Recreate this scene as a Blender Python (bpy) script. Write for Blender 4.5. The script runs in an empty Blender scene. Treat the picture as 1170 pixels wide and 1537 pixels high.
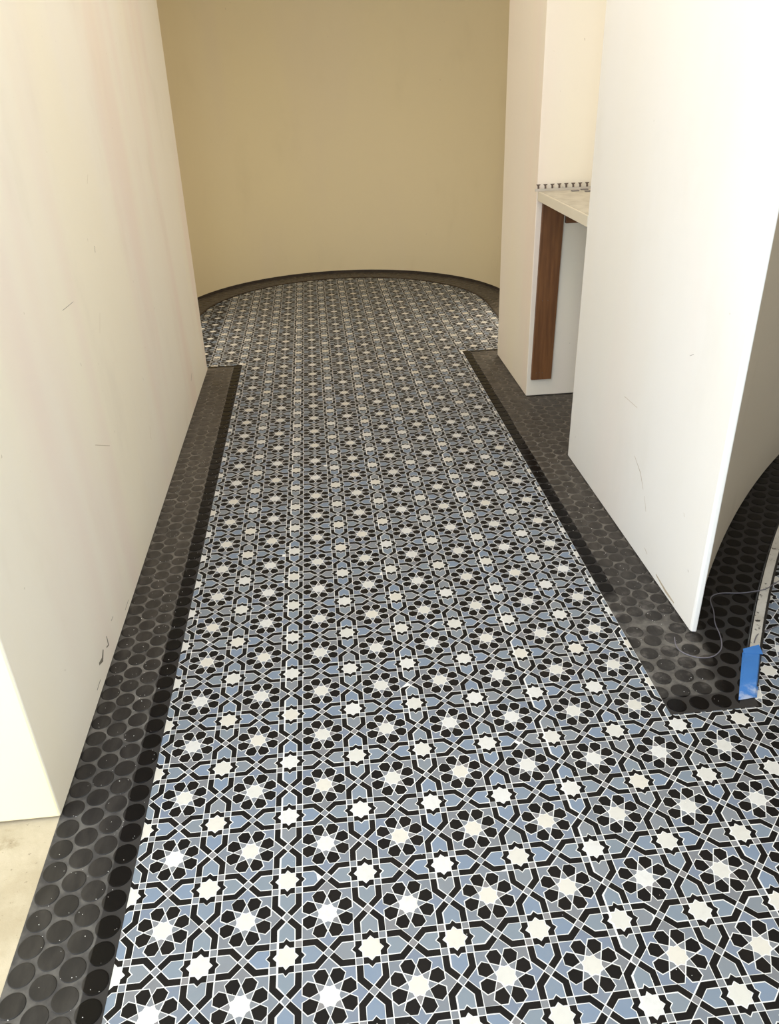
import bpy, bmesh, math, random
from mathutils import Matrix, Vector
random.seed(7)
P = 0.15                                   # one repeat of the mosaic pattern, in metres
sc = bpy.context.scene
COL = sc.collection

# ------------------------------------------------------------------ camera, light, exposure
def rodrigues(w):
    w = Vector(w); return Matrix.Rotation(w.length, 3, w.normalized())
F_PX, RW, TW = 1178.70269, (2.07773764, -0.118987752, 0.0227394169), (-1.21121110, 5.19772186, 9.16893894)
RC = rodrigues(RW)                          # rows: right, down, forward in pattern axes
CAM = -(RC.transposed() @ Vector(TW))       # in repeats
cd = bpy.data.cameras.new('camera'); cam = bpy.data.objects.new('camera', cd); COL.objects.link(cam)
cd.sensor_fit = 'VERTICAL'; cd.sensor_height = 36.0; cd.lens = F_PX * 36.0 / 1537.0
cd.clip_start = 0.02; cd.clip_end = 100
mw = Matrix((( RC[0][0], -RC[1][0], -RC[2][0]), (RC[0][1], -RC[1][1], -RC[2][1]), (RC[0][2], -RC[1][2], -RC[2][2]))).to_4x4()
mw.translation = CAM * P
cam.matrix_world = mw
sc.camera = cam
sc.view_settings.view_transform = 'Standard'; sc.view_settings.look = 'None'
sc.view_settings.gamma = 1.0; sc.view_settings.use_curve_mapping = False
sc.view_settings.exposure = 0.40

wd = bpy.data.worlds.new('sky'); sc.world = wd; wd.use_nodes = True
bg = wd.node_tree.nodes['Background']; bg.inputs[0].default_value = (0.80, 0.90, 1.0, 1); bg.inputs[1].default_value = 0.6

def area(name, loc, rot, sx, sy, power, col):
    l = bpy.data.lights.new(name, 'AREA'); l.shape = 'RECTANGLE'; l.size = sx * P; l.size_y = sy * P
    l.energy = power; l.color = col
    o = bpy.data.objects.new(name, l); COL.objects.link(o); o.location = Vector(loc) * P
    o.rotation_euler = [math.radians(a) for a in rot]
    return o
# daylight through the shop front behind the camera, and through the side doorway of the entry
area('shopfront_daylight', (-6.0, -15.5, 8), (90, 0, 0), 12, 15.5, 58, (0.74, 0.87, 1.0))
area('side_door_daylight', (-19.5, -6, 5.5), (90, 0, -90), 14, 11, 58, (1.0, 0.98, 0.95))
# added fills: over entry and passage, and out of view in round room and alcove
area('entry_top_fill', (-2.5, -3.0, 18.2), (0, 0, 0), 11, 11, 26, (0.66, 0.83, 1.0))
area('passage_top_fill', (2, 11.0, 17.8), (0, 0, 0), 4, 14, 14, (1.0, 0.91, 0.78))
area('round_fill_left', (-5.3, 25.1, 3.8), (90, 0, -90), 4.6, 7.2, 4.8, (1.0, 0.90, 0.72))  # unseen light added to even out the far wall; no window built
area('round_fill_right', (9.2, 25.1, 3.8), (90, 0, 90), 4.6, 7.2, 5.6, (1.0, 0.90, 0.72))  # its added counterpart, brightens the far part of the left wall
area('alcove_fill', (10.45, 14.9, 10), (90, 0, 90), 3.6, 7, 0.8, (1.0, 0.93, 0.84))  # added to brighten the left wall from the right; no window built

area('right_room_fill', (14.5, 2.0, 17.8), (0, 0, 0), 4, 4, 7, (1.0, 0.93, 0.82))  # added light that lifts the dark curved face
# ------------------------------------------------------------------ materials
MATS = {}
class N:
    def __init__(s, name):
        s.m = bpy.data.materials.new(name); s.m.use_nodes = True; s.t = s.m.node_tree
        s.b = s.t.nodes['Principled BSDF']; MATS[name] = s.m
    def n(s, kind, **kw):
        nd = s.t.nodes.new(kind)
        for k, v in kw.items(): setattr(nd, k, v)
        return nd
    def l(s, a, b): s.t.links.new(a, b)
    def val(s, x, sock):
        if isinstance(x, (int, float)): sock.default_value = x
        else: s.l(x, sock)
    def math(s, op, a, b=0.0, c=0.0):
        nd = s.n('ShaderNodeMath', operation=op)
        s.val(a, nd.inputs[0]); s.val(b, nd.inputs[1]); s.val(c, nd.inputs[2]); return nd.outputs[0]
    def pos(s):
        g = s.n('ShaderNodeNewGeometry'); sx = s.n('ShaderNodeSeparateXYZ')
        vm = s.n('ShaderNodeVectorMath', operation='SCALE'); vm.inputs['Scale'].default_value = 1.0 / P
        s.l(g.outputs['Position'], vm.inputs[0]); s.l(vm.outputs[0], sx.inputs[0])
        s.P = vm.outputs[0]; return sx.outputs
    def noise(s, scale, detail=3, rough=0.55, vec=None, stretch=None):
        nd = s.n('ShaderNodeTexNoise'); nd.inputs['Scale'].default_value = scale
        nd.inputs['Detail'].default_value = detail; nd.inputs['Roughness'].default_value = rough
        v = vec if vec is not None else s.P
        if stretch:
            mp = s.n('ShaderNodeVectorMath', operation='MULTIPLY'); mp.inputs[1].default_value = stretch
            s.l(v, mp.inputs[0]); v = mp.outputs[0]
        s.l(v, nd.inputs['Vector']); return nd.outputs['Fac']
    def step(s, x, lo, hi):                       # smooth 0..1
        nd = s.n('ShaderNodeMapRange', interpolation_type='SMOOTHSTEP')
        s.val(x, nd.inputs['Value']); nd.inputs['From Min'].default_value = lo; nd.inputs['From Max'].default_value = hi
        return nd.outputs[0]
    def mix(s, f, a, b):
        nd = s.n('ShaderNodeMix', data_type='RGBA')
        s.val(f, nd.inputs[0])
        for x, i in ((a, 6), (b, 7)):
            if isinstance(x, tuple): nd.inputs[i].default_value = (*x, 1)
            else: s.l(x, nd.inputs[i])
        return nd.outputs[2]
    def out(s, col, rough=0.5, bump=None, bs=0.1, bd=0.001, spec=None):
        if isinstance(col, tuple): s.b.inputs['Base Color'].default_value = (*col, 1)
        else: s.l(col, s.b.inputs['Base Color'])
        s.val(rough, s.b.inputs['Roughness'])
        if spec is not None: s.b.inputs['Specular IOR Level'].default_value = spec
        if bump is not None:
            bn = s.n('ShaderNodeBump'); bn.inputs['Strength'].default_value = bs; bn.inputs['Distance'].default_value = bd
            s.l(bump, bn.inputs['Height']); s.l(bn.outputs[0], s.b.inputs['Normal'])
        return s.m

def lin(r, g, b):
    f = lambda c: c / 12.92 if c <= 0.04045 else ((c + 0.055) / 1.055) ** 2.4
    return tuple(f(c / 255) for c in (r, g, b))

def plaster(name, base, warm, pink, grey, kp=0.6, kw=0.6, kg=0.35):
    m = N(name); m.pos()
    c = m.mix(m.math('MULTIPLY', m.step(m.noise(0.28, 3, 0.5, stretch=(1, 1, 0.35)), 0.42, 0.68), kw), base, warm)
    c = m.mix(m.math('MULTIPLY', m.step(m.noise(0.35, 2, 0.5, stretch=(1.3, 1.3, 0.22)), 0.50, 0.72), kp), c, pink)
    c = m.mix(m.math('MULTIPLY', m.step(m.noise(0.6, 4, 0.6, stretch=(1, 1, 0.5)), 0.52, 0.80), kg), c, grey)
    c = m.mix(m.math('MULTIPLY', m.step(m.noise(9.0, 2, 0.5, stretch=(1, 1, 0.6)), 0.775, 0.80), 0.35), c, lin(150, 135, 112))
    m.out(c, 0.55, m.noise(5.0, 5, 0.6), 0.12, 0.004, 0.3)
plaster('plaster_cream', lin(244, 238, 226), lin(245, 237, 217), lin(239, 221, 213), lin(227, 218, 204), 0.55, 0.7, 0.4)
plaster('plaster_white', lin(243, 240, 235), lin(241, 236, 225), lin(244, 234, 228), lin(230, 226, 217), 0.4, 0.5, 0.3)
plaster('plaster_beige', lin(226, 211, 176), lin(228, 213, 174), lin(222, 206, 178), lin(212, 197, 162), 0.4, 0.5, 0.3)
plaster('plaster_pink', lin(240, 229, 213), lin(242, 232, 206), lin(242, 222, 208), lin(230, 218, 202), 0.7, 0.5, 0.2)
plaster('plaster_shaded', lin(222, 213, 196), lin(222, 213, 193), lin(218, 206, 191), lin(206, 197, 180), 0.3, 0.5, 0.5)  # darker plaster: shade of the curved wall face put into its colour
plaster('plaster_yellow', lin(236, 222, 186), lin(238, 224, 184), lin(236, 216, 186), lin(226, 212, 178), 0.3, 0.5, 0.3)
plaster('ceiling_paint', lin(232, 226, 212), lin(230, 224, 210), lin(230, 224, 212), lin(224, 218, 206), 0.2, 0.3, 0.2)

def tile_rand(m):
    oi = m.n('ShaderNodeObjectInfo'); g = m.n('ShaderNodeNewGeometry')
    return m.math('FRACT', m.math('ADD', oi.outputs['Random'], g.outputs['Random Per Island']))
def tilemat(name, a, b, c=None, rough=0.32, vein=0.0, veincol=None, spec=0.4):
    m = N(name); m.pos(); r = tile_rand(m)
    col = m.mix(m.step(r, 0.15, 0.6), a, b)
    if c: col = m.mix(m.step(r, 0.62, 0.95), col, c)
    if vein: col = m.mix(m.math('MULTIPLY', m.step(m.noise(11, 5, 0.65), 0.45, 0.75), vein), col, veincol)
    m.out(col, m.math('ADD', rough, m.math('MULTIPLY', m.noise(3.0, 3), 0.18)), None, spec=spec)
tilemat('tile_white', lin(208, 206, 203), lin(202, 199, 192), lin(206, 200, 189), 0.38, 0.35, lin(185, 180, 175))
tilemat('tile_black', lin(15, 12, 11), lin(20, 16, 14), lin(12, 10, 10), 0.42, 0.3, lin(27, 22, 20), spec=0.16)
tilemat('tile_blue', lin(116, 130, 149), lin(120, 130, 140), lin(122, 126, 132), 0.36, 0.25, lin(128, 136, 144))
tilemat('tile_bluegrey', lin(112, 122, 139), lin(114, 120, 129), lin(116, 117, 121), 0.36, 0.25, lin(122, 127, 133))
tilemat('tile_grey', lin(120, 122, 126), lin(116, 121, 129), lin(123, 120, 121), 0.36, 0.2, lin(131, 131, 133))

m = N('grout_white'); m.pos()
m.out(m.mix(m.noise(2.0, 3), lin(220, 217, 212), lin(234, 232, 229)), 0.8)

def dustmask(m):
    """dust lies on the border except where masking tape was pulled off along its inner edge"""
    x, y, z = m.pos()
    nz = m.noise(3.0, 4, 0.6); wob = m.math('MULTIPLY', m.math('SUBTRACT', m.noise(1.2, 2), 0.5), 0.05)
    xw = m.math('ADD', x, wob)
    # left: clean band beside the mosaic, whole last column near the entry
    cl = m.math('MULTIPLY', m.step(xw, -2.30, -2.28), m.math('SUBTRACT', 1.0, m.step(x, -1.9, -1.8)))
    # right: clean band beside the mosaic above the corner
    cr = m.math('MULTIPLY', m.math('MULTIPLY', m.step(x, 5.8, 5.9), m.math('SUBTRACT', 1.0, m.step(xw, 6.25, 6.27))), m.step(y, 6.2, 6.6))
    cr2 = m.math('MULTIPLY', m.step(x, 5.5, 5.6), m.math('SUBTRACT', 1.0, m.step(m.math('ADD', y, wob), 3.56, 3.62)))
    # clean past the sharp wall end
    t = m.math('SUBTRACT', m.math('MULTIPLY', x, 0.83), m.math('MULTIPLY', y, 0.20))
    ct = m.math('MULTIPLY', m.step(m.math('ADD', t, m.math('MULTIPLY', m.noise(1.5, 2), 0.35)), 5.10, 5.32), m.math('SUBTRACT', 1.0, m.step(y, 11.5, 12.0)))
    # far ends of both bands
    ce = m.math('MULTIPLY', m.step(y, 21.72, 21.80), m.math('SUBTRACT', 1.0, m.step(y, 22.1, 22.3)))
    inner = m.math('SUBTRACT', 1.0, m.step(y, 22.2, 22.4))
    cl = m.math('MULTIPLY', cl, inner); cr = m.math('MULTIPLY', cr, inner)
    clean = m.math('MINIMUM', 1.0, m.math('ADD', m.math('ADD', cl, cr), m.math('ADD', m.math('ADD', cr2, ct), ce)))
    d = m.math('SUBTRACT', 1.0, clean)
    return d, nz, x, y
m = N('penny_black'); d, nz, x, y = dustmask(m); r = tile_rand(m)
c0 = m.mix(r, lin(13, 11, 10), lin(18, 15, 14))
streak = m.noise(1.4, 4, 0.6, stretch=(3.5, 1.2, 1))
c1 = m.mix(m.step(streak, 0.35, 0.8), lin(29, 26, 25), lin(52, 48, 45))
c1 = m.mix(m.step(y, 3.0, 15.0), c1, m.mix(m.step(streak, 0.35, 0.8), lin(66, 60, 54), lin(90, 83, 76)))
heavy = m.math('MULTIPLY', m.math('MULTIPLY', m.step(y, 3.5, 3.9), m.math('SUBTRACT', 1.0, m.step(y, 5.6, 7.5))), m.math('MULTIPLY', m.step(x, 5.9, 6.0), m.step(m.noise(2.6, 4, 0.65), 0.48, 0.72)))
c1 = m.mix(m.math('MULTIPLY', heavy, 0.55), c1, lin(118, 112, 107))
m.out(m.mix(d, c0, c1), m.math('ADD', 0.24, m.math('MULTIPLY', d, m.math('ADD', 0.14, m.math('MULTIPLY', nz, 0.2)))), m.noise(6.0, 3), 0.05, 0.002, 0.32)
m.l(m.math('ADD', 0.10, m.math('MULTIPLY', d, 0.2)), m.b.inputs['Specular IOR Level'])
m = N('grout_dark'); d, nz, x, y = dustmask(m)
g1 = m.mix(m.step(nz, 0.35, 0.7), lin(70, 67, 65), lin(102, 98, 93))
g1 = m.mix(m.step(y, 3.0, 15.0), g1, m.mix(m.step(nz, 0.35, 0.7), lin(100, 94, 87), lin(128, 121, 112)))
heavy = m.math('MULTIPLY', m.math('MULTIPLY', m.step(y, 3.5, 3.9), m.math('SUBTRACT', 1.0, m.step(y, 5.8, 7.5))), m.step(m.noise(2.6, 4, 0.65), 0.40, 0.7))
g1 = m.mix(m.math('MULTIPLY', heavy, 0.6), g1, lin(134, 129, 123))
g0 = lin(54, 51, 49)
m.out(m.mix(d, g0, g1), 0.85, m.noise(14.0, 4), 0.3, 0.002, 0.12)

m = N('concrete'); m.pos()
c = m.mix(m.step(m.noise(0.8, 5, 0.65), 0.35, 0.7), lin(170, 156, 130), lin(190, 177, 153))
c = m.mix(m.math('MULTIPLY', m.step(m.noise(2.2, 6, 0.7), 0.56, 0.70), 0.55), c, lin(146, 130, 102))
c = m.mix(m.math('MULTIPLY', m.step(m.noise(14.0, 3, 0.6), 0.66, 0.72), 0.6), c, lin(110, 98, 80))
m.out(c, 0.8, m.noise(8, 6, 0.7), 0.3, 0.004)

m = N('cleat_wood'); m.pos()
g = m.noise(2.2, 5, 0.6, stretch=(5, 5, 0.35))
m.out(m.mix(m.step(g, 0.3, 0.72), lin(98, 60, 28), lin(124, 80, 42)), 0.55, g, 0.1, 0.002)
m = N('cleat_wood_flat'); m.pos()
g = m.noise(2.2, 5, 0.6, stretch=(0.35, 5, 5))
m.out(m.mix(m.step(g, 0.3, 0.72), lin(98, 60, 28), lin(124, 80, 42)), 0.55, g, 0.1, 0.002)
m = N('counter_edge'); m.pos(); m.out(m.mix(m.noise(1.5, 4), lin(226, 217, 198), lin(216, 206, 186)), 0.5)
m = N('counter_top'); m.pos(); m.out(m.mix(m.step(m.noise(2.0, 5, 0.65), 0.35, 0.7), lin(206, 198, 180), lin(184, 174, 156)), 0.45)
m = N('zinc'); m.pos(); m.out(m.mix(m.noise(4, 3), lin(190, 182, 170), lin(212, 204, 192)), 0.45); m.b.inputs['Metallic'].default_value = 0.2
m = N('zinc_dark'); m.pos(); m.out(m.mix(m.noise(6, 3), lin(84, 70, 62), lin(120, 104, 94)), 0.5); m.b.inputs['Metallic'].default_value = 0.3
m = N('chip_grey'); m.pos(); m.out(m.mix(m.noise(5, 3), lin(118, 112, 108), lin(140, 134, 130)), 0.5)
m = N('threshold_metal'); m.pos()
c = m.mix(m.step(m.noise(1.2, 5, 0.7), 0.35, 0.75), lin(212, 206, 196), lin(178, 170, 157))
c = m.mix(m.step(m.noise(7.0, 4, 0.7), 0.60, 0.66), c, lin(40, 34, 30))
m.out(c, 0.5); 
m = N('threshold_side'); m.pos(); m.out(lin(34, 29, 27), 0.6)
m = N('blue_tape'); m.pos()
tx_, ty_, tz_ = m.pos()
c = m.mix(m.noise(2.5, 4), lin(44, 104, 178), lin(68, 128, 196))
c = m.mix(m.math('MULTIPLY', m.step(m.noise(5.0, 4), 0.42, 0.62), m.math('MULTIPLY', m.math('SUBTRACT', 1.0, m.step(ty_, 3.55, 3.75)), 0.55)), c, lin(206, 208, 214))
m.out(c, 0.55, m.noise(5, 4), 0.25, 0.003)
m = N('wire_grey'); m.out(lin(112, 108, 116), 0.45)
m = N('crumb_white'); m.out(lin(236, 230, 222), 0.8)
m = N('base_dark'); m.pos(); m.out(m.mix(m.noise(3, 3), lin(40, 32, 26), lin(64, 52, 42)), 0.7)
m = N('scuff_dark'); m.pos(); m.out(m.mix(m.noise(20, 3), lin(92, 86, 78), lin(140, 132, 120)), 0.7)
m = N('scuff_tan'); m.pos(); m.out(m.mix(m.noise(20, 3), lin(178, 162, 138), lin(200, 186, 164)), 0.7)

# ------------------------------------------------------------------ helpers (coordinates in repeats)
def obj(name, me, mat, parent=None, loc=None, rz=0.0):
    o = bpy.data.objects.new(name, me); COL.objects.link(o)
    if mat and not me.materials: me.materials.append(MATS[mat])
    if parent: o.parent = parent
    if loc: o.location = Vector(loc) * P
    if rz: o.rotation_euler = (0, 0, rz)
    return o
def tag(o, label, cat, group=None, kind=None):
    o['label'] = label; o['category'] = cat
    if group: o['group'] = group
    if kind: o['kind'] = kind
    return o
def mesh(name, vs, fs, smooth=False):
    me = bpy.data.meshes.new(name); me.from_pydata([(x * P, y * P, z * P) for x, y, z in vs], [], fs); me.update()
    if smooth:
        for p in me.polygons: p.use_smooth = True
        me.set_sharp_from_angle(angle=math.radians(35))
    return me
def parea(p): return 0.5 * sum(p[i - 1][0] * p[i][1] - p[i][0] * p[i - 1][1] for i in range(len(p)))
def ccw(p): return p if parea(p) > 0 else p[::-1]
def prism(poly, z0, z1):
    poly = ccw(poly); n = len(poly)
    vs = [(x, y, z0) for x, y in poly] + [(x, y, z1) for x, y in poly]
    fs = [tuple(range(n, 2 * n)), tuple(range(n - 1, -1, -1))] + [(i, (i + 1) % n, n + (i + 1) % n, n + i) for i in range(n)]
    return vs, fs
def box(x0, x1, y0, y1, z0, z1): return prism([(x0, y0), (x1, y0), (x1, y1), (x0, y1)], z0, z1)
def bevel(o, w, seg=2):
    b = o.modifiers.new('bevel', 'BEVEL'); b.width = w * P; b.segments = seg; b.limit_method = 'ANGLE'; b.angle_limit = math.radians(40)
    return o
def inset(poly, d):
    poly = ccw(poly); n = len(poly); out = []
    for i in range(n):
        a, b, c = poly[i - 1], poly[i], poly[(i + 1) % n]
        e1 = Vector((b[0] - a[0], b[1] - a[1])); e2 = Vector((c[0] - b[0], c[1] - b[1]))
        if e1.length < 1e-9 or e2.length < 1e-9: out.append(b); continue
        n1 = Vector((-e1.y, e1.x)).normalized(); n2 = Vector((-e2.y, e2.x)).normalized()
        k = n1 + n2
        if k.length < 1e-6: out.append(b); continue
        k.normalize(); L = min(d / max(k.dot(n1), 0.3), 2.6 * d)
        out.append((b[0] + k.x * L, b[1] + k.y * L))
    return out
def clip(poly, nx, ny, c):                     # keep nx*x + ny*y <= c
    out = []; n = len(poly)
    for i in range(n):
        a, b = poly[i - 1], poly[i]; da = nx * a[0] + ny * a[1] - c; db = nx * b[0] + ny * b[1] - c
        if (da < 0) != (db < 0):
            t = da / (da - db); out.append((a[0] + t * (b[0] - a[0]), a[1] + t * (b[1] - a[1])))
        if db <= 0: out.append(b)
    return out
def clean(poly):
    out = []
    for q in poly:
        if not out or math.dist(q, out[-1]) > 0.004: out.append(q)
    while len(out) > 1 and math.dist(out[0], out[-1]) < 0.004: out.pop()
    return out
def project(x, y, z=0.0):
    v = RC @ (Vector((x, y, z)) - CAM)
    return (585 + F_PX * v.x / v.z, 768.5 + F_PX * v.y / v.z, v.z)
def in_view(x, y, mrg=8):
    u, v, z = project(x, y)
    return z > 0.5 and -mrg < u < 1170 + mrg and -mrg < v < 1537 + mrg

# ------------------------------------------------------------------ plan of the place
CX, CY, RM, RWALL = 1.95, 28.45, 6.28, 7.48          # round room: centre, mosaic radius, wall radius
XL, XR = -2.0, 5.97                                   # mosaic edges along the passage
WL, WR = -3.18, 7.13                                  # wall faces
SX, SY, SR = 48.343, -20.221, 47.425                  # arc of the metal threshold, left edge
FX, FY, FR = 34.80, -11.217, 32.09                    # arc of the curved wall face
YB, YE = 3.215, 21.95
H = 18.0
def arc_pt(cx, cy, r, y):                             # left branch of a big circle at height y
    return (cx - math.sqrt(r * r - (y - cy) ** 2), y)

# walls --------------------------------------------------------------------------------------
def wallobj(name, poly, mat, label, z0=0.035, plinth=True, top=H):
    vs, fs = prism(poly, z0, top)
    o = obj(name, mesh(name, vs, fs), mat); tag(o, label, 'wall', kind='structure')
    if plinth:
        pv, pf = prism(inset(poly, 0.05), 0.0, z0)
        obj('plinth', mesh('plinth', pv, pf), 'base_dark', o)
    return o
wl_poly = [(-20, 2.36), (WL, 2.36), (WL, 21.45), (WL - 0.25, 21.75), (-5.6, 22.6), (-7.5, 22.6), (-20, 10)]
wl = wallobj('wall_left', wl_poly, 'plaster_cream', 'cream plastered passage wall with pinkish patches and scuff marks')
for v in wl.data.vertices:                            # its far end leans back a little as it rises
    if v.co.z > 1 and v.co.y > 21 * P and v.co.y < 22.3 * P: v.co.y += 1.7 * P
wl.data.materials.append(MATS['plaster_yellow'])
for p_ in wl.data.polygons:
    if p_.normal.y < -0.9: p_.material_index = 1
bevel(wl, 0.03)

curve = [arc_pt(FX, FY, FR, 5.27 + (17.0 - 5.27) * i / 40) for i in range(41)]
nr_poly = [(WR, 12.66), (WR, 5.17), (7.15, 5.12), (7.235, 5.105)] + curve + [(20, 17.4), (20, 18.5), (10.6, 18.5), (10.6, 12.66)]
nr_poly = [(x, y) for x, y in nr_poly]
wr = wallobj('wall_right', nr_poly, 'plaster_white', 'white skim-coated wall ending in a sharp edge with a curved inner face')
wr.data.materials.append(MATS['plaster_shaded'])
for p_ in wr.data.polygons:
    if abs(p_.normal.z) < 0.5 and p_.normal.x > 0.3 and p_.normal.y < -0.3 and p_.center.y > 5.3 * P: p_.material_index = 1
bevel(wr, 0.02)
fc_poly = [(WR - 0.02, 17.05), (10.58, 17.05), (10.58, 18.55), (14.0, 18.55), (14.0, 22.6), (9.45, 22.6), (WR + 0.35, 21.5), (WR - 0.02, 21.2)]
fc = wallobj('wall_alcove', fc_poly, 'plaster_pink', 'cream and pinkish plastered wall pier behind the alcove counter')
bevel(fc, 0.02)

def round_path(r, n=64):
    p = [(CX - r, 22.3)] + [(CX + r * math.cos(math.pi - math.pi * i / n), CY + r * math.sin(math.pi * i / n)) for i in range(n + 1)] + [(CX + r, 22.3)]
    return p
def band(p_in, p_out, z0, z1):
    n = len(p_in); vs = []
    for a, b in zip(p_in, p_out): vs += [(*a, z0), (*b, z0), (*b, z1), (*a, z1)]
    fs = []
    for i in range(n - 1):
        k, j = 4 * i, 4 * i + 4
        for q in range(4):
            r = (q + 1) % 4; fs.append((k + q, k + r, j + r, j + q))
    fs += [(3, 2, 1, 0), (4 * n - 4, 4 * n - 3, 4 * n - 2, 4 * n - 1)]
    return vs, fs
vs, fs = band(round_path(RWALL), round_path(RWALL + 0.8), 0.14, H)
wf = obj('wall_far', mesh('wall_far', vs, fs, True), 'plaster_beige')
tag(wf, 'curved beige plastered wall closing the round end of the passage', 'wall', kind='structure')
vs, fs = band(round_path(RWALL + 0.035), round_path(RWALL + 0.6), 0.0, 0.14)
bb = obj('baseboard_far', mesh('baseboard_far', vs, fs), 'base_dark')
tag(bb, 'dark recessed strip at the foot of the curved beige wall', 'baseboard', kind='structure')
# the entry hall around the camera: far right wall, back wall with the shop front opening, side wall with a doorway
w = wallobj('wall_entry_right', [(19.6, -16.5), (20.4, -16.5), (20.4, 17.1), (19.6, 17.1)], 'plaster_cream', 'plain cream wall closing the entry room', plinth=False, z0=0)
w = wallobj('wall_back', [(8, -17), (20, -17), (20, -16.2), (8, -16.2)], 'plaster_cream', 'plain cream wall beside the wide shop front opening', plinth=False, z0=0)
w = wallobj('wall_entry_blocker', [(8.3, -16.3), (8.8, -16.3), (8.8, 0.2), (8.3, 0.2)], 'plaster_cream', 'plain cream unseen wall added to keep daylight off the curved face', plinth=False, z0=0)  # put in out of view to block daylight from the curved face
vs, fs = [], []
for bx in ((-21, 21, 2.6, 37), (-21, 21, -17, -8.6), (-21, -8.1, -8.6, 2.6), (3.1, 21, -8.6, 2.6)):  # hole over the entry made up for the added overhead light
    v_, f_ = box(*bx, H, H + 0.5); fs += [tuple(len(vs) + i for i in f) for f in f_]; vs += v_
tag(obj('ceiling', mesh('ceiling', vs, fs), 'ceiling_paint'), 'plain off-white ceiling over passage and round room', 'ceiling', kind='structure')

# floor --------------------------------------------------------------------------------------
vs, fs = box(-22, 21, -18, 38, -0.6, -0.012)
fl = obj('floor', mesh('floor', vs, fs), 'concrete')
tag(fl, 'mosaic floor of white stars, black petals and blue tiles with white grout', 'floor', kind='structure')
vs, fs = box(-21, -3.215, -17, 2.42, -0.012, -0.004)
cs = obj('floor_concrete', mesh('floor_concrete', vs, fs), 'concrete')
tag(cs, 'bare stained beige concrete floor beside the black penny tile border', 'floor', kind='structure')
vs, fs = box(-3.2, 19.6, -16, 36.5, -0.012, -0.0026)
obj('grout_bed', mesh('grout_bed', vs, fs), 'grout_white', fl)

ZT = 0.0
# --- the mosaic: every piece of one repeat -------------------------------------------------------
h = 0.31; w_ = math.sqrt(2) * (0.5 - h * math.sqrt(2)); s_ = 0.5 - h - w_; q = w_ / math.sqrt(2); k_ = s_ * (math.sqrt(2) - 1)
r2 = math.sqrt(2)
def rotp(p, a): c, s = math.cos(a), math.sin(a); return [(x * c - y * s, x * s + y * c) for x, y in p]
def mir(p): return [(x, -y) for x, y in p][::-1]
def polar(r, a): return (r * math.cos(a), r * math.sin(a))
R45 = math.pi / 4
pieces = []                                            # (kind, centre offset, polygon round that centre)
star = []
for i in range(8): star += [polar(s_ * r2, i * R45), polar(s_ / math.cos(R45 / 2), (i + .5) * R45)]
pieces.append(('white_star_tile', (0, 0), star))
crown = [(-s_, s_), (-k_, s_), (0, s_ * r2), (k_, s_), (s_, s_), (s_, s_ + w_), (k_, s_ + w_), (0, s_ * r2 + w_), (-k_, s_ + w_), (-s_, s_ + w_)]
o_ = 0.5 - q
shield = [(s_ + w_, -s_), (o_ - s_, -s_), (o_, 0), (o_ - s_, s_), (s_ + w_, s_), (s_ + w_, k_), (s_ * r2 + w_, 0), (s_ + w_, -k_)]
bandp = [(s_ + w_, s_), (o_ - s_, s_), (o_, 0), (0.5, q), (0.5 + q - s_ - w_, s_ + w_), (s_ + w_, s_ + w_)]
sq = [(s_, s_), (s_ + w_, s_), (s_ + w_, s_ + w_), (s_, s_ + w_)]
for i in range(4):
    a = i * math.pi / 2
    pieces.append(('black_crown_tile', (0, 0), rotp(crown, a)))
    pieces.append(('blue_shield_tile', (0, 0), rotp(shield, a)))
    pieces.append(('grey_square_tile', (0, 0), rotp(sq, a)))
    pieces.append(('black_band_tile', (0, 0), rotp(bandp, a)))
    pieces.append(('black_band_tile', (0, 0), rotp(mir(bandp), a)))
dia = [(q, 0), (0, q), (-q, 0), (0, -q)]
pieces.append(('grey_diamond_tile', (0.5, 0), dia)); pieces.append(('grey_diamond_tile', (0, 0.5), dia))
rI, rV, rB = 0.128, 0.102, 0.226; ax = 0.042; tx = h * math.tan(R45 / 2)
fstar = []
for i in range(8): fstar += [polar(rV, i * R45), polar(rI, (i + .5) * R45)]
pieces.append(('white_flower_tile', (0.5, 0.5), fstar))
kite = [(rB, 0), polar(rI, R45 / 2), (rV, 0), polar(rI, -R45 / 2)]
arrow = [(h * r2, 0), (h, tx), (h, ax), (rB, 0), (h, -ax), (h, -tx)]
petal = [(h, tx), (h, ax), (rB, 0), polar(rI, R45 / 2), polar(rB, R45), rotp([(h, -ax)], R45)[0]]
for i in range(8):
    a = i * R45
    pieces.append(('grey_kite_tile', (0.5, 0.5), rotp(kite, a)))
    pieces.append(('blue_arrow_tile', (0.5, 0.5), rotp(arrow, a)))
    pieces.append(('black_petal_tile', (0.5, 0.5), rotp(petal, a)))
TM = {'white_star_tile': 'tile_white', 'white_flower_tile': 'tile_white', 'black_crown_tile': 'tile_black', 'black_band_tile': 'tile_black',
      'black_petal_tile': 'tile_black', 'blue_shield_tile': 'tile_blue', 'blue_arrow_tile': 'tile_bluegrey', 'grey_square_tile': 'tile_grey',
      'grey_diamond_tile': 'tile_grey', 'grey_kite_tile': 'tile_grey'}
GH = 0.0052                                            # half a grout joint
def cen(p): return (sum(a[0] for a in p) / len(p), sum(a[1] for a in p) / len(p))
for i, (kd, off, pl) in enumerate(pieces):
    pl = ccw(pl); c = cen(pl); ins = inset([(x - c[0], y - c[1]) for x, y in pl], GH)
    pieces[i] = (kd, (off[0] + c[0], off[1] + c[1]), ins)

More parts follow.
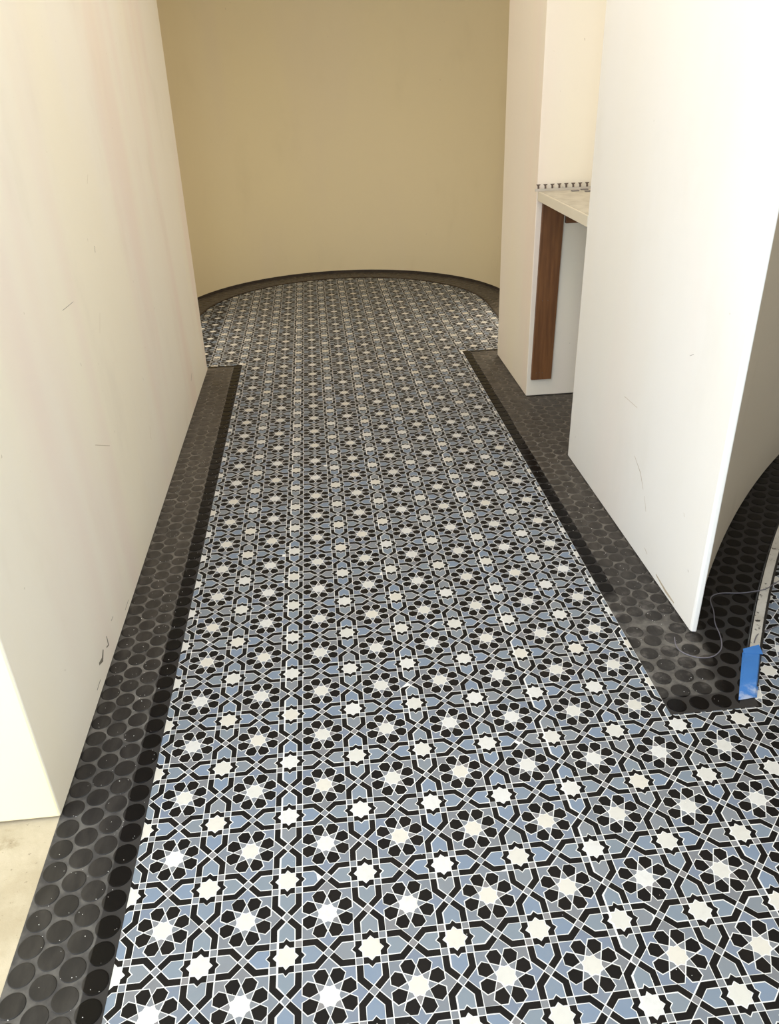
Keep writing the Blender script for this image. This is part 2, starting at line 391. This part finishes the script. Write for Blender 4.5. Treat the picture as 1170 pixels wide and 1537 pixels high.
def mosaic_bounds(x, y, rad):
    """half-planes that limit a piece centred here; None when it lies wholly outside"""
    hp = []
    def need(nx, ny, c):
        d = nx * x + ny * y - c
        if d > rad: return False
        if d > -rad: hp.append((nx, ny, c))
        return True
    if y > YE + 0.25 or (y > YE - 0.25 and (XL < x < XR)):   # the round room
        if y > CY:
            dx, dy = x - CX, y - CY; D = math.hypot(dx, dy) or 1e-6; nx, ny = dx / D, dy / D
            if not need(nx, ny, nx * CX + ny * CY + RM): return None
        else:
            if not (need(1, 0, CX + RM) and need(-1, 0, -(CX - RM))): return None
        if (x < XL or x > XR) and not need(0, -1, -YE): return None
        return hp
    if y > YE - 0.25 and (x > XR or x < XL):                  # right at the band ends
        if not (need(1, 0, CX + RM) and need(-1, 0, -(CX - RM))): return None
        return hp if need(0, -1, -YE) else None
    if not need(-1, 0, -XL): return None
    if math.hypot(x - XR, y - YB) < 0.3 or (7.2 < x < 7.75 and 2.95 < y < 3.45): return hp   # ends run on under the border bed
    sx = SX - math.sqrt(max(SR * SR - (y - SY) ** 2, 0)) + 0.22     # past the threshold: the other room
    if y < YB - 0.2 or x < XR - 0.2:
        if y >= YB - 0.2 and y > YB and not need(1, 0, XR): return None
        if y < YB and x > XR and x < 7.5 and not need(0, 1, YB): return None
        return hp
    if x > XR and y > YB - 0.2 and x < 7.4 and y < YB + 0.2:
        return hp if need(0, 1, YB) else None
    if y > YB - 0.2 and x > 7.35:
        dx, dy = x - SX, y - SY; D = math.hypot(dx, dy); nx, ny = dx / D, dy / D
        rr = SR - 0.22
        if not need(nx, ny, nx * SX + ny * SY + rr): return None
        # stay in front of the curved wall
        return hp
    if x >= XR - 0.2 and y >= YB:
        return hp if need(1, 0, XR) else None
    return hp

SEAM = {-2: 0.006, 0: 0.013, 2: 0.008, 4: 0.015, 6: 0.008}
items = {k: [] for k in TM}
for i in range(-6, 19):
    for j in range(-9, 36):
        if j > 16 and i > 8: continue
        for pi, (kd, off, pl) in enumerate(pieces):
            cx, cy = i + off[0], j + off[1]
            if cx > 19.4 or (cx > 8.5 and cy > 16): continue
            rad = max(math.hypot(*v) for v in pl)
            hp = mosaic_bounds(cx, cy, rad)
            if hp is None: continue
            poly = None
            core = i in SEAM and abs(off[0]) < 0.02 and kd in ('white_star_tile', 'blue_shield_tile', 'black_crown_tile', 'grey_diamond_tile')
            if hp or core:
                wp = [(cx + x, cy + y) for x, y in pl]
                if core: wp = [(x + SEAM[i] if x < i - 0.02 else x, y) for x, y in wp]
                for nx, ny, c in hp: wp = clip(wp, nx, ny, c) if wp else wp
                wp = clean(wp)
                if len(wp) < 3 or abs(parea(wp)) < 4e-4: continue
                poly = [(x - cx, y - cy) for x, y in wp]
            items[kd].append((cx, cy, pi, poly))
def piece_geo(poly, z1, tilt=(0, 0)):
    n = len(poly); poly = ccw(poly)
    top = inset(poly, 0.0022)
    vs = [(x, y, -0.009) for x, y in poly] + [(x, y, z1 - 0.0016 + x * tilt[0] + y * tilt[1]) for x, y in poly] + [(x, y, z1 + x * tilt[0] + y * tilt[1]) for x, y in top]
    fs = [tuple(range(2 * n, 3 * n))]
    for a in range(n):
        b = (a + 1) % n
        fs += [(a, b, n + b, n + a), (n + a, n + b, 2 * n + b, 2 * n + a)]
    return vs, fs
shared = {}
for kd, lst in items.items():
    seen = [it for it in lst if in_view(it[0], it[1]) and it[1] < 14]
    seen.sort(key=lambda it: (Vector((it[0], it[1], 0)) - CAM).length)
    ind = set(id(it) for it in seen[:300])
    V, Fc = [], []
    for it in lst:
        cx, cy, pi, poly = it
        tl = (random.gauss(0, 0.006), random.gauss(0, 0.006)); dz = random.uniform(-0.0012, 0.0008)
        jx, jy, ja = random.gauss(0, 0.0013), random.gauss(0, 0.0013), random.gauss(0, 0.008)
        if id(it) in ind:
            if poly is None:
                if pi not in shared: shared[pi] = mesh(kd, *piece_geo(pieces[pi][2], 0.0))
                me = shared[pi]
            else: me = mesh(kd, *piece_geo(poly, 0.0)); ja = 0; jx = jy = 0
            obj(kd, me, TM[kd], fl, (cx + jx, cy + jy, dz), ja).rotation_euler = (tl[1], -tl[0], ja)
        else:
            pl = poly or rotp(pieces[pi][2], ja)
            vs, fs = piece_geo(pl, dz, tl); b = len(V)
            V += [(cx + jx + x, cy + jy + y, z) for x, y, z in vs]; Fc += [tuple(b + t for t in f) for f in fs]
    if V:
        o = obj(kd.replace('_tile', '_field'), mesh(kd, V, Fc), TM[kd], fl); o['kind'] = 'stuff'

# --- the penny tile borders -----------------------------------------------------------------------
PR = 0.153
circ = [polar(PR, 2 * math.pi * i / 28) for i in range(28)]
def disc_geo(poly, z1=0.012):
    poly = ccw(poly); n = len(poly); t1 = inset(poly, 0.007); t2 = inset(poly, 0.022)
    vs = [(x, y, -0.006) for x, y in poly] + [(x, y, z1 - 0.006) for x, y in poly] + [(x, y, z1 - 0.001) for x, y in t1] + [(x, y, z1) for x, y in t2]
    fs = [tuple(range(3 * n, 4 * n))]
    for a in range(n):
        b = (a + 1) % n
        for L in range(3): fs.append((L * n + a, L * n + b, (L + 1) * n + b, (L + 1) * n + a))
    return vs, fs
DISC = None
def border(name, label, bedpoly, centres, clipf, limit=300):
    global DISC
    vs, fs = prism(bedpoly, -0.012, 0.0022)
    t = obj(name, mesh(name, vs, fs), 'grout_dark'); tag(t, label, 'tile border', kind='structure')
    cs = []
    for x, y in centres:
        hp = clipf(x, y)
        if hp is None: continue
        poly = None
        if hp:
            wp = [(x + a, y + b) for a, b in circ]
            for nx, ny, c in hp: wp = clip(wp, nx, ny, c) if wp else wp
            wp = clean(wp)
            if len(wp) < 3 or abs(parea(wp)) < 0.006: continue
            poly = [(a - x, b - y) for a, b in wp]
        cs.append((x, y, poly))
    seen = [c for c in cs if in_view(c[0], c[1]) and c[1] < 17]
    seen.sort(key=lambda c: (Vector((c[0], c[1], 0)) - CAM).length); ind = set(id(c) for c in seen[:limit])
    V, Fc = [], []
    for c in cs:
        x, y, poly = c
        tl = (random.gauss(0, 0.008), random.gauss(0, 0.008)); dz = random.uniform(-0.0015, 0.0015)
        if id(c) in ind:
            if poly is None:
                if DISC is None: DISC = mesh('penny_tile', *disc_geo(circ))
                me = DISC
            else: me = mesh('penny_tile', *disc_geo(poly))
            obj('penny_tile', me, 'penny_black', t, (x, y, dz)).rotation_euler = (tl[0], tl[1], 0)
        else:
            vs, fs = disc_geo(poly or circ, 0.012 + dz); b = len(V)
            V += [(x + a, y + e, z) for a, e, z in vs]; Fc += [tuple(b + i for i in f) for f in fs]
    if V:
        o = obj('penny_field', mesh('penny_field', V, Fc), 'penny_black', t); o['kind'] = 'stuff'
    return t
def hpclip(planes):
    def f(x, y):
        hp = []
        for nx, ny, c in planes:
            d = nx * x + ny * y - c
            if d > PR * 0.8: return None
            if d > -PR: hp.append((nx, ny, c))
        return hp
    return f
# left band
ctr = []
for ci, cx in enumerate((-3.045, -2.755, -2.465, -2.172)):
    y0 = 0.13 if ci % 2 == 0 else -0.045
    ctr += [(cx + random.gauss(0, .004), y0 + 0.3395 * n + random.gauss(0, .004)) for n in range(-40, 66)]
ctr = [(x, y) for x, y in ctr if y > -9]
border('trim_1', 'black penny tile border between the cream wall and the mosaic', [(-3.215, -16), (-2.0, -16), (-2.0, YE), (-3.215, YE)], ctr,
       hpclip([(0, 1, YE), (1, 0, -2.005), (-1, 0, 3.21)]))
# right band along the passage and into the alcove
ctr = []
for ci in range(16):
    cx = 6.115 + 0.2895 * ci; y0 = 6.385 if ci % 2 == 0 else 6.555
    for n in range(-3, 48):
        y = y0 + 0.3355 * n
        if y < 5.66 or y > 22.2: continue
        if cx > 7.35 and not (12.4 < y < 17.3): continue
        ctr.append((cx + random.gauss(0, .005), y + random.gauss(0, .005)))
rb = [(XR + 0.005, YB), (7.42, YB), (7.5, 3.82)] + [arc_pt(SX, SY, SR, 4.2 + 11.0 * i / 16) for i in range(17)] + [arc_pt(FX, FY, FR, 15.3 - 9.7 * i / 14) for i in range(15)]
rb = rb[:-15] + [(x + 0.1, y + 0.15) for x, y in rb[-15:]] + [(7.3, 6.4), (7.3, 12.4), (10.8, 12.5), (10.8, 17.3), (7.3, 17.3), (7.35, YE), (XR + 0.005, YE)]
border('trim_2', 'dusty black penny tile border between the mosaic and the white walls', rb, ctr, hpclip([(0, 1, YE), (-1, 0, -(XR + 0.01))]))
# the corner in front of the sharp wall end and the curved strip behind it: another run of sheets
ctr = []
for n in range(0, 42):
    for mI in range(-24, 44):
        x = 6.15 + 0.3745 * mI + 0.2 * n; y = 3.40 + 0.3235 * n
        if y > 5.25 and x < 7.0: continue
        if x < 5.9 or y > 16.4: continue
        sxx = arc_pt(SX, SY, SR, y)[0]
        if x > sxx + 0.1: continue
        if y > 5.4 and x < arc_pt(FX, FY, FR, min(y, 20))[0] - 0.25: continue
        ctr.append((x + random.gauss(0, .006), y + random.gauss(0, .006)))
near = [(a, b) for a, b in ctr if b < 6.2] + [(6.115 + 0.2895 * ci, (6.385 if ci % 2 == 0 else 6.555) + 0.3355 * n) for ci in range(4) for n in (-2, -1, 0)]
for gy in range(40):                                  # tiles let in where the two runs meet
    for gx in range(60):
        g = (6.05 + gx * 0.018, 5.08 + gy * 0.018)
        if all(math.dist(g, t) > 0.318 for t in near): near.append(g); ctr.append(g)
def corner_clip(x, y):
    hp = []
    for nx, ny, c in ((-1, 0, -(XR + 0.01)), (0, -1, -(YB + 0.005))):
        d = nx * x + ny * y - c
        if d > PR * 0.8: return None
        if d > -PR: hp.append((nx, ny, c))
    dx, dy = x - SX, y - SY; D = math.hypot(dx, dy); nx, ny = -dx / D, -dy / D     # outside of the threshold's arc
    c = nx * SX + ny * SY - (SR + 0.02); d = nx * x + ny * y - c
    if d > PR * 0.75: return None
    if d > -PR: hp.append((nx, ny, c))
    return hp
vsx = [(XR + 0.3, YB + 0.3), (7.0, YB + 0.3), (7.2, 4.2), (7.0, 5.0), (6.4, 5.0)]
t3 = border('trim_3', 'darker penny tile corner below the sharp wall end, beside the threshold', [(a, b) for a, b in vsx], ctr, corner_clip)
for v in t3.data.vertices: v.co.z -= 0.0005 * P
# ring round the end of the mosaic
ctr = []
for ri, r in enumerate((RM + 0.16, RM + 0.45, RM + 0.74, RM + 1.03)):
    n = int(math.pi * r / 0.338)
    ctr += [(CX + r * math.cos(math.pi * (a + 0.5 * (ri % 2)) / n), CY + r * math.sin(math.pi * (a + 0.5 * (ri % 2)) / n)) for a in range(n)]
    ctr += [(CX + sg * r, 22.6 + 0.338 * a + 0.17 * (ri % 2)) for a in range(17) for sg in (-1, 1)]
rp = round_path(RM + 0.005); ro = round_path(RWALL + 0.1)
border('trim_4', 'curved black penny tile border around the round mosaic end', rp + ro[::-1], ctr, lambda x, y: [], limit=0)
vs, fs = band(round_path(RM - 0.03), round_path(RM + 0.03), -0.012, 0.03)  # thin dark raised band along the mosaic edge
tag(obj('trim_5', mesh('edge_strip', vs, fs), 'base_dark'), 'thin dark line around the round mosaic end', 'edging', kind='structure')

# ------------------------------------------------------------------ things
# metal threshold: dirty pale strip on the arc between border and the next mosaic
def strip_geo(r_out, wd, y0, y1, z0, z1, n=40):
    a = [arc_pt(SX, SY, r_out, y0 + (y1 - y0) * i / n) for i in range(n + 1)]
    b = []
    for x, y in a:
        dx, dy = SX - x, SY - y; D = math.hypot(dx, dy); b.append((x + dx / D * wd, y + dy / D * wd))
    return band(a, b, z0, z1)
e = bpy.data.objects.new('threshold_strip', None); COL.objects.link(e); e.location = (7.7 * P, 4.2 * P, 0)
tag(e, 'dirty pale metal threshold strip curving beside the dark penny tiles', 'threshold strip')
def child_abs(name, geo, mat, par, smooth=False):
    o = obj(name, mesh(name, *geo, smooth), mat, par); o.location = -par.location; return o
child_abs('channel', strip_geo(SR - 0.005, 0.225, 3.74, 14.9, -0.01, 0.035), 'threshold_side', e)
child_abs('top_face', strip_geo(SR - 0.03, 0.155, 3.74, 14.9, 0.0352, 0.055), 'threshold_metal', e)

# blue masking tape over the strip's end
tp = []
n = 12
for i in range(n + 1):
    t = i / n; y = 3.37 + (4.47 - 3.37) * t
    xl = 7.155 + (7.775 - 7.155) * t; xr = 7.475 + (8.13 - 7.475) * t
    tp.append((xl, xr, y))
vs, fs = [], []; cols = 8
for i, (xl, xr, y) in enumerate(tp):
    for j in range(cols + 1):
        f = j / cols; x = xl + (xr - xl) * f; yy = y + 0.03 * f
        zz = 0.058 + 0.014 * math.sin(3.0 * i + 2 * f) * 0.25
        edge = min(f, 1 - f)
        zz = min(zz, (0.016, 0.022, 0.034, 0.050)[i]) if i < 4 else zz
        if edge < 0.06: zz = 0.014 if f < 0.5 else 0.006
        vs.append((x, yy, zz + 0.003))
for i in range(n):
    for j in range(cols):
        a = i * (cols + 1) + j; fs.append((a, a + 1, a + cols + 2, a + cols + 1))
te = bpy.data.objects.new('masking_tape', None); COL.objects.link(te); te.location = (7.5 * P, 3.9 * P, 0)
tag(te, 'blue masking tape stuck over the end of the pale metal strip', 'tape')
tb = child_abs('tape_band', (vs, fs), 'blue_tape', te)
sol = tb.modifiers.new('thick', 'SOLIDIFY'); sol.thickness = 0.0006; sol.offset = 1
fv = [(7.765, 4.44, 0.066), (8.09, 4.50, 0.068), (8.10, 4.60, 0.085), (7.79, 4.50, 0.080), (8.03, 4.40, 0.072)]
fo = child_abs('folded_flap', ([(7.755, 4.41, 0.066), (8.06, 4.33, 0.068), (8.10, 4.56, 0.09), (7.785, 4.50, 0.08)], [(0, 1, 2, 3)]), 'blue_tape', te)
sol = fo.modifiers.new('thick', 'SOLIDIFY'); sol.thickness = 0.0006; sol.offset = 1

# thin grey wire looped on the tiles
def tube(name, pts, r, mat, label, cat):
    cu = bpy.data.curves.new(name, 'CURVE'); cu.dimensions = '3D'; cu.bevel_depth = r * P; cu.bevel_resolution = 2
    sp = cu.splines.new('NURBS'); sp.points.add(len(pts) - 1)
    for pt, q_ in zip(sp.points, pts): pt.co = (q_[0] * P, q_[1] * P, q_[2] * P, 1)
    sp.use_endpoint_u = True; sp.order_u = 3; sp.resolution_u = 6
    o = bpy.data.objects.new(name, cu)
    dg = bpy.context.evaluated_depsgraph_get(); COL.objects.link(o); dg.update()
    me = bpy.data.meshes.new_from_object(o.evaluated_get(dg)); bpy.data.objects.remove(o)
    for p_ in me.polygons: p_.use_smooth = True
    me.materials.clear()
    return tag(obj(name, me, mat), label, cat)
wz = 0.026
wp = [(6.8, 5.03), (6.72, 4.83), (6.74, 4.62), (6.93, 4.45), (7.15, 4.41), (7.33, 4.48), (7.51, 4.66), (7.63, 5.01), (7.67, 5.32), (7.83, 5.67), (7.89, 5.97), (8.0, 6.15), (8.24, 6.21), (8.55, 6.14)]
wire_pts = [(x, y, wz) for x, y in wp] + [(8.80, 6.10, 0.07), (8.95, 6.10, 0.085), (9.12, 6.16, 0.075), (9.3, 6.32, 0.02), (9.6, 6.5, 0.016), (9.8, 6.3, 0.014), (9.5, 5.6, 0.014), (9.0, 5.2, 0.014), (8.54, 5.02, 0.016), (8.32, 4.93, 0.03), (8.17, 4.80, 0.085), (8.06, 4.64, 0.075)]
tube('wire', wire_pts, 0.0095, 'wire_grey', 'thin grey wire looping over the penny tiles and metal strip', 'wire')

# counter in the alcove
e = bpy.data.objects.new('alcove_counter', None); COL.objects.link(e); e.location = (9 * P, 14.9 * P, 5.74 * P)
tag(e, 'cream counter slab spanning the alcove between the two white walls', 'counter')
o = child_abs('slab', box(WR, 10.59, 12.69, 17.03, 5.74, 5.985), 'counter_edge', e); bevel(o, 0.012)
child_abs('stone_top', box(WR + 0.05, 10.58, 12.70, 17.02, 5.985, 5.992), 'counter_top', e)
def board(name, geo, mat, label, screws):
    e = bpy.data.objects.new(name, None); COL.objects.link(e)
    x, y, z = geo[0][0]; e.location = (x * P, y * P, z * P); tag(e, label, 'wood board')
    o = child_abs('board', geo, mat, e); bevel(o, 0.012)
    for sx, sy, sz in screws:
        c = [(sx + 0.014 * math.cos(a * math.pi / 4), sz + 0.014 * math.sin(a * math.pi / 4)) for a in range(8)]
        v = [(a, sy, b) for a, b in c] + [(a, sy - 0.006, b) for a, b in c]
        child_abs('screw', (v, [tuple(range(8, 16))] + [(i, (i + 1) % 8, 8 + (i + 1) % 8, 8 + i) for i in range(8)]), 'zinc_dark', e)
    return e
vb, fb = box(7.22, 7.84, 16.93, 17.04, 0.58, 5.72)
vb = [(x + (z - 0.58) * 0.010, y, z) for x, y, z in vb]
board('counter_cleat', (vb, fb), 'cleat_wood', 'upright brown wooden board fixed below the counter on the cream pier',
      [(7.36, 16.93, 0.80), (7.46, 16.93, 0.81), (7.55, 16.93, 0.80), (7.42, 16.93, 3.0), (7.58, 16.93, 3.0)])
board('counter_cleat', box(7.95, 10.55, 16.93, 17.04, 5.12, 5.72), 'cleat_wood_flat', 'level brown wooden board directly under the counter slab', [(8.6, 16.93, 5.4)])

# perforated metal tiling trim at the back of the counter
e = bpy.data.objects.new('tile_trim', None); COL.objects.link(e); e.location = (7.05 * P, 16.97 * P, 5.995 * P)
tag(e, 'perforated metal edging trim with dark tabs lying on the counter', 'metal trim')
child_abs('flange', box(7.03, 9.2, 16.90, 16.955, 5.993, 6.012), 'zinc', e)
child_abs('rail', box(7.03, 9.2, 16.958, 16.972, 5.993, 6.055), 'zinc', e)
tabp = [(-0.058, 0.115), (0.058, 0.115), (0.052, 0.092), (0.026, 0.082), (0.034, 0.0), (-0.016, 0.0), (-0.020, 0.070), (-0.045, 0.095)]
tabme = None
for i in range(11):
    v, f = prism(tabp, -0.008, 0.008); v = [(x, -z, y) for x, y, z in v]
    if tabme is None: tabme = mesh('tab', v, f)
    o = obj('tab', tabme, 'zinc_dark', e); o.location = Vector(((7.115 + 0.194 * i) * P, 16.965 * P, 6.052 * P)) - e.location  # darker zinc puts the shade on the upright tabs into their colour
for x, y, a, lb in ((8.05, 16.63, 0.1, 'small grey tile chip on the counter, nearest its open front edge'), (8.36, 16.80, -0.05, 'small grey tile chip on the counter, right beside the metal trim'),
                    (8.36, 16.42, 0.05, 'small grey tile chip on the counter, farthest from the metal trim')):
    v, f = box(-0.10, 0.10, -0.055, 0.055, 0, 0.03)
    o = obj('tile_chip', mesh('tile_chip', v, f), 'chip_grey', None, (x, y, 5.993), a); bevel(o, 0.006)
    tag(o, lb, 'tile chip', 'tile chips on the counter')

# scuffs on the walls: thin smears of dirt, parts of their wall
def smear(par, face, pts, wd, mat='scuff_dark'):
    n = len(pts); L, Rr = [], []
    for i, (a, b) in enumerate(pts):
        a0, b0 = pts[max(i - 1, 0)]; a1, b1 = pts[min(i + 1, n - 1)]
        d = Vector((a1 - a0, b1 - b0)).normalized(); t = i / (n - 1); ww = wd * (0.25 + 0.75 * math.sin(math.pi * (0.1 + 0.8 * t)))
        L.append((a - d.y * ww, b + d.x * ww)); Rr.append((a + d.y * ww, b - d.x * ww))
    vs = [(face, a, b) for a, b in L] + [(face, a, b) for a, b in Rr]
    obj('scuff_mark', mesh('scuff_mark', vs, [(i, i + 1, n + i + 1, n + i) for i in range(n - 1)]), mat, par)
def on_face(u, v, xf):
    d = RC.transposed() @ Vector(((u - 585) / F_PX, (v - 768.5) / F_PX, 1)); t = (xf - CAM.x) / d.x; p_ = CAM + d * t; return (p_.y, p_.z)
def seg(par, xf, pix, wd, mat='scuff_dark'):
    smear(par, xf, [on_face(u, v, xf) for u, v in pix], wd, mat)
LF, RF = WL + 0.002, WR - 0.002
for pix, wd in (([(160, 955), (163, 968), (160, 972)], 0.03), ([(155, 975), (154, 990), (149, 997)], 0.045), ([(193, 900), (188, 916)], 0.012), ([(170, 925), (167, 932)], 0.012),
                ([(151, 1020), (146, 1036)], 0.018), ([(142, 369), (143, 379)], 0.02), ([(288, 560), (287, 572)], 0.02), ([(110, 453), (94, 466)], 0.008)):
    seg(wl, LF, pix, wd)
for pix, wd in (([(143, 668), (165, 669)], 0.010), ([(150, 470), (150, 500)], 0.008), ([(225, 640), (227, 660)], 0.012), ([(132, 262), (131, 276)], 0.008)):
    seg(wl, LF, pix, wd, 'scuff_tan')
for pix, wd in (([(953, 684), (962, 710), (966, 735)], 0.010), ([(985, 862), (1000, 888), (1012, 905)], 0.03), ([(968, 822), (972, 832)], 0.012), ([(938, 595), (957, 612)], 0.008), ([(1027, 770), (1028, 776)], 0.008), ([(968, 745), (970, 768)], 0.010)):
    seg(wr, RF, pix, wd, 'scuff_tan')
seg(wr, RF, [(1033, 855), (1034, 859)], 0.008); seg(wr, RF, [(864, 655), (864, 657)], 0.01); seg(wr, RF, [(1036, 534), (1042, 532)], 0.006)
# crumbs of grout on the borders
V, Fc = [], []
spots = [(random.uniform(-3.15, -2.05), random.uniform(-1, 20)) for _ in range(330)] + [(random.uniform(6.1, 7.1), random.uniform(3.4, 20)) for _ in range(200)] + [(random.uniform(-1.9, 5.9), random.uniform(-1, 8)) for _ in range(60)]
for x, y in spots:
    r = random.choice((0.004, 0.005, 0.006, 0.006, 0.009)); b = len(V); z = 0.013
    a0 = random.uniform(0, 6)
    V += [(x + r * math.cos(a0 + t * 2.1) * random.uniform(.7, 1.3), y + r * math.sin(a0 + t * 2.1), z) for t in range(3)] + [(x, y, z + r)]
    Fc += [(b, b + 1, b + 3), (b + 1, b + 2, b + 3), (b + 2, b, b + 3), (b + 2, b + 1, b)]
tag(obj('grout_crumb', mesh('grout_crumb', V, Fc), 'crumb_white'), 'tiny white crumbs of grout scattered over the black penny tiles', 'crumbs', kind='stuff')
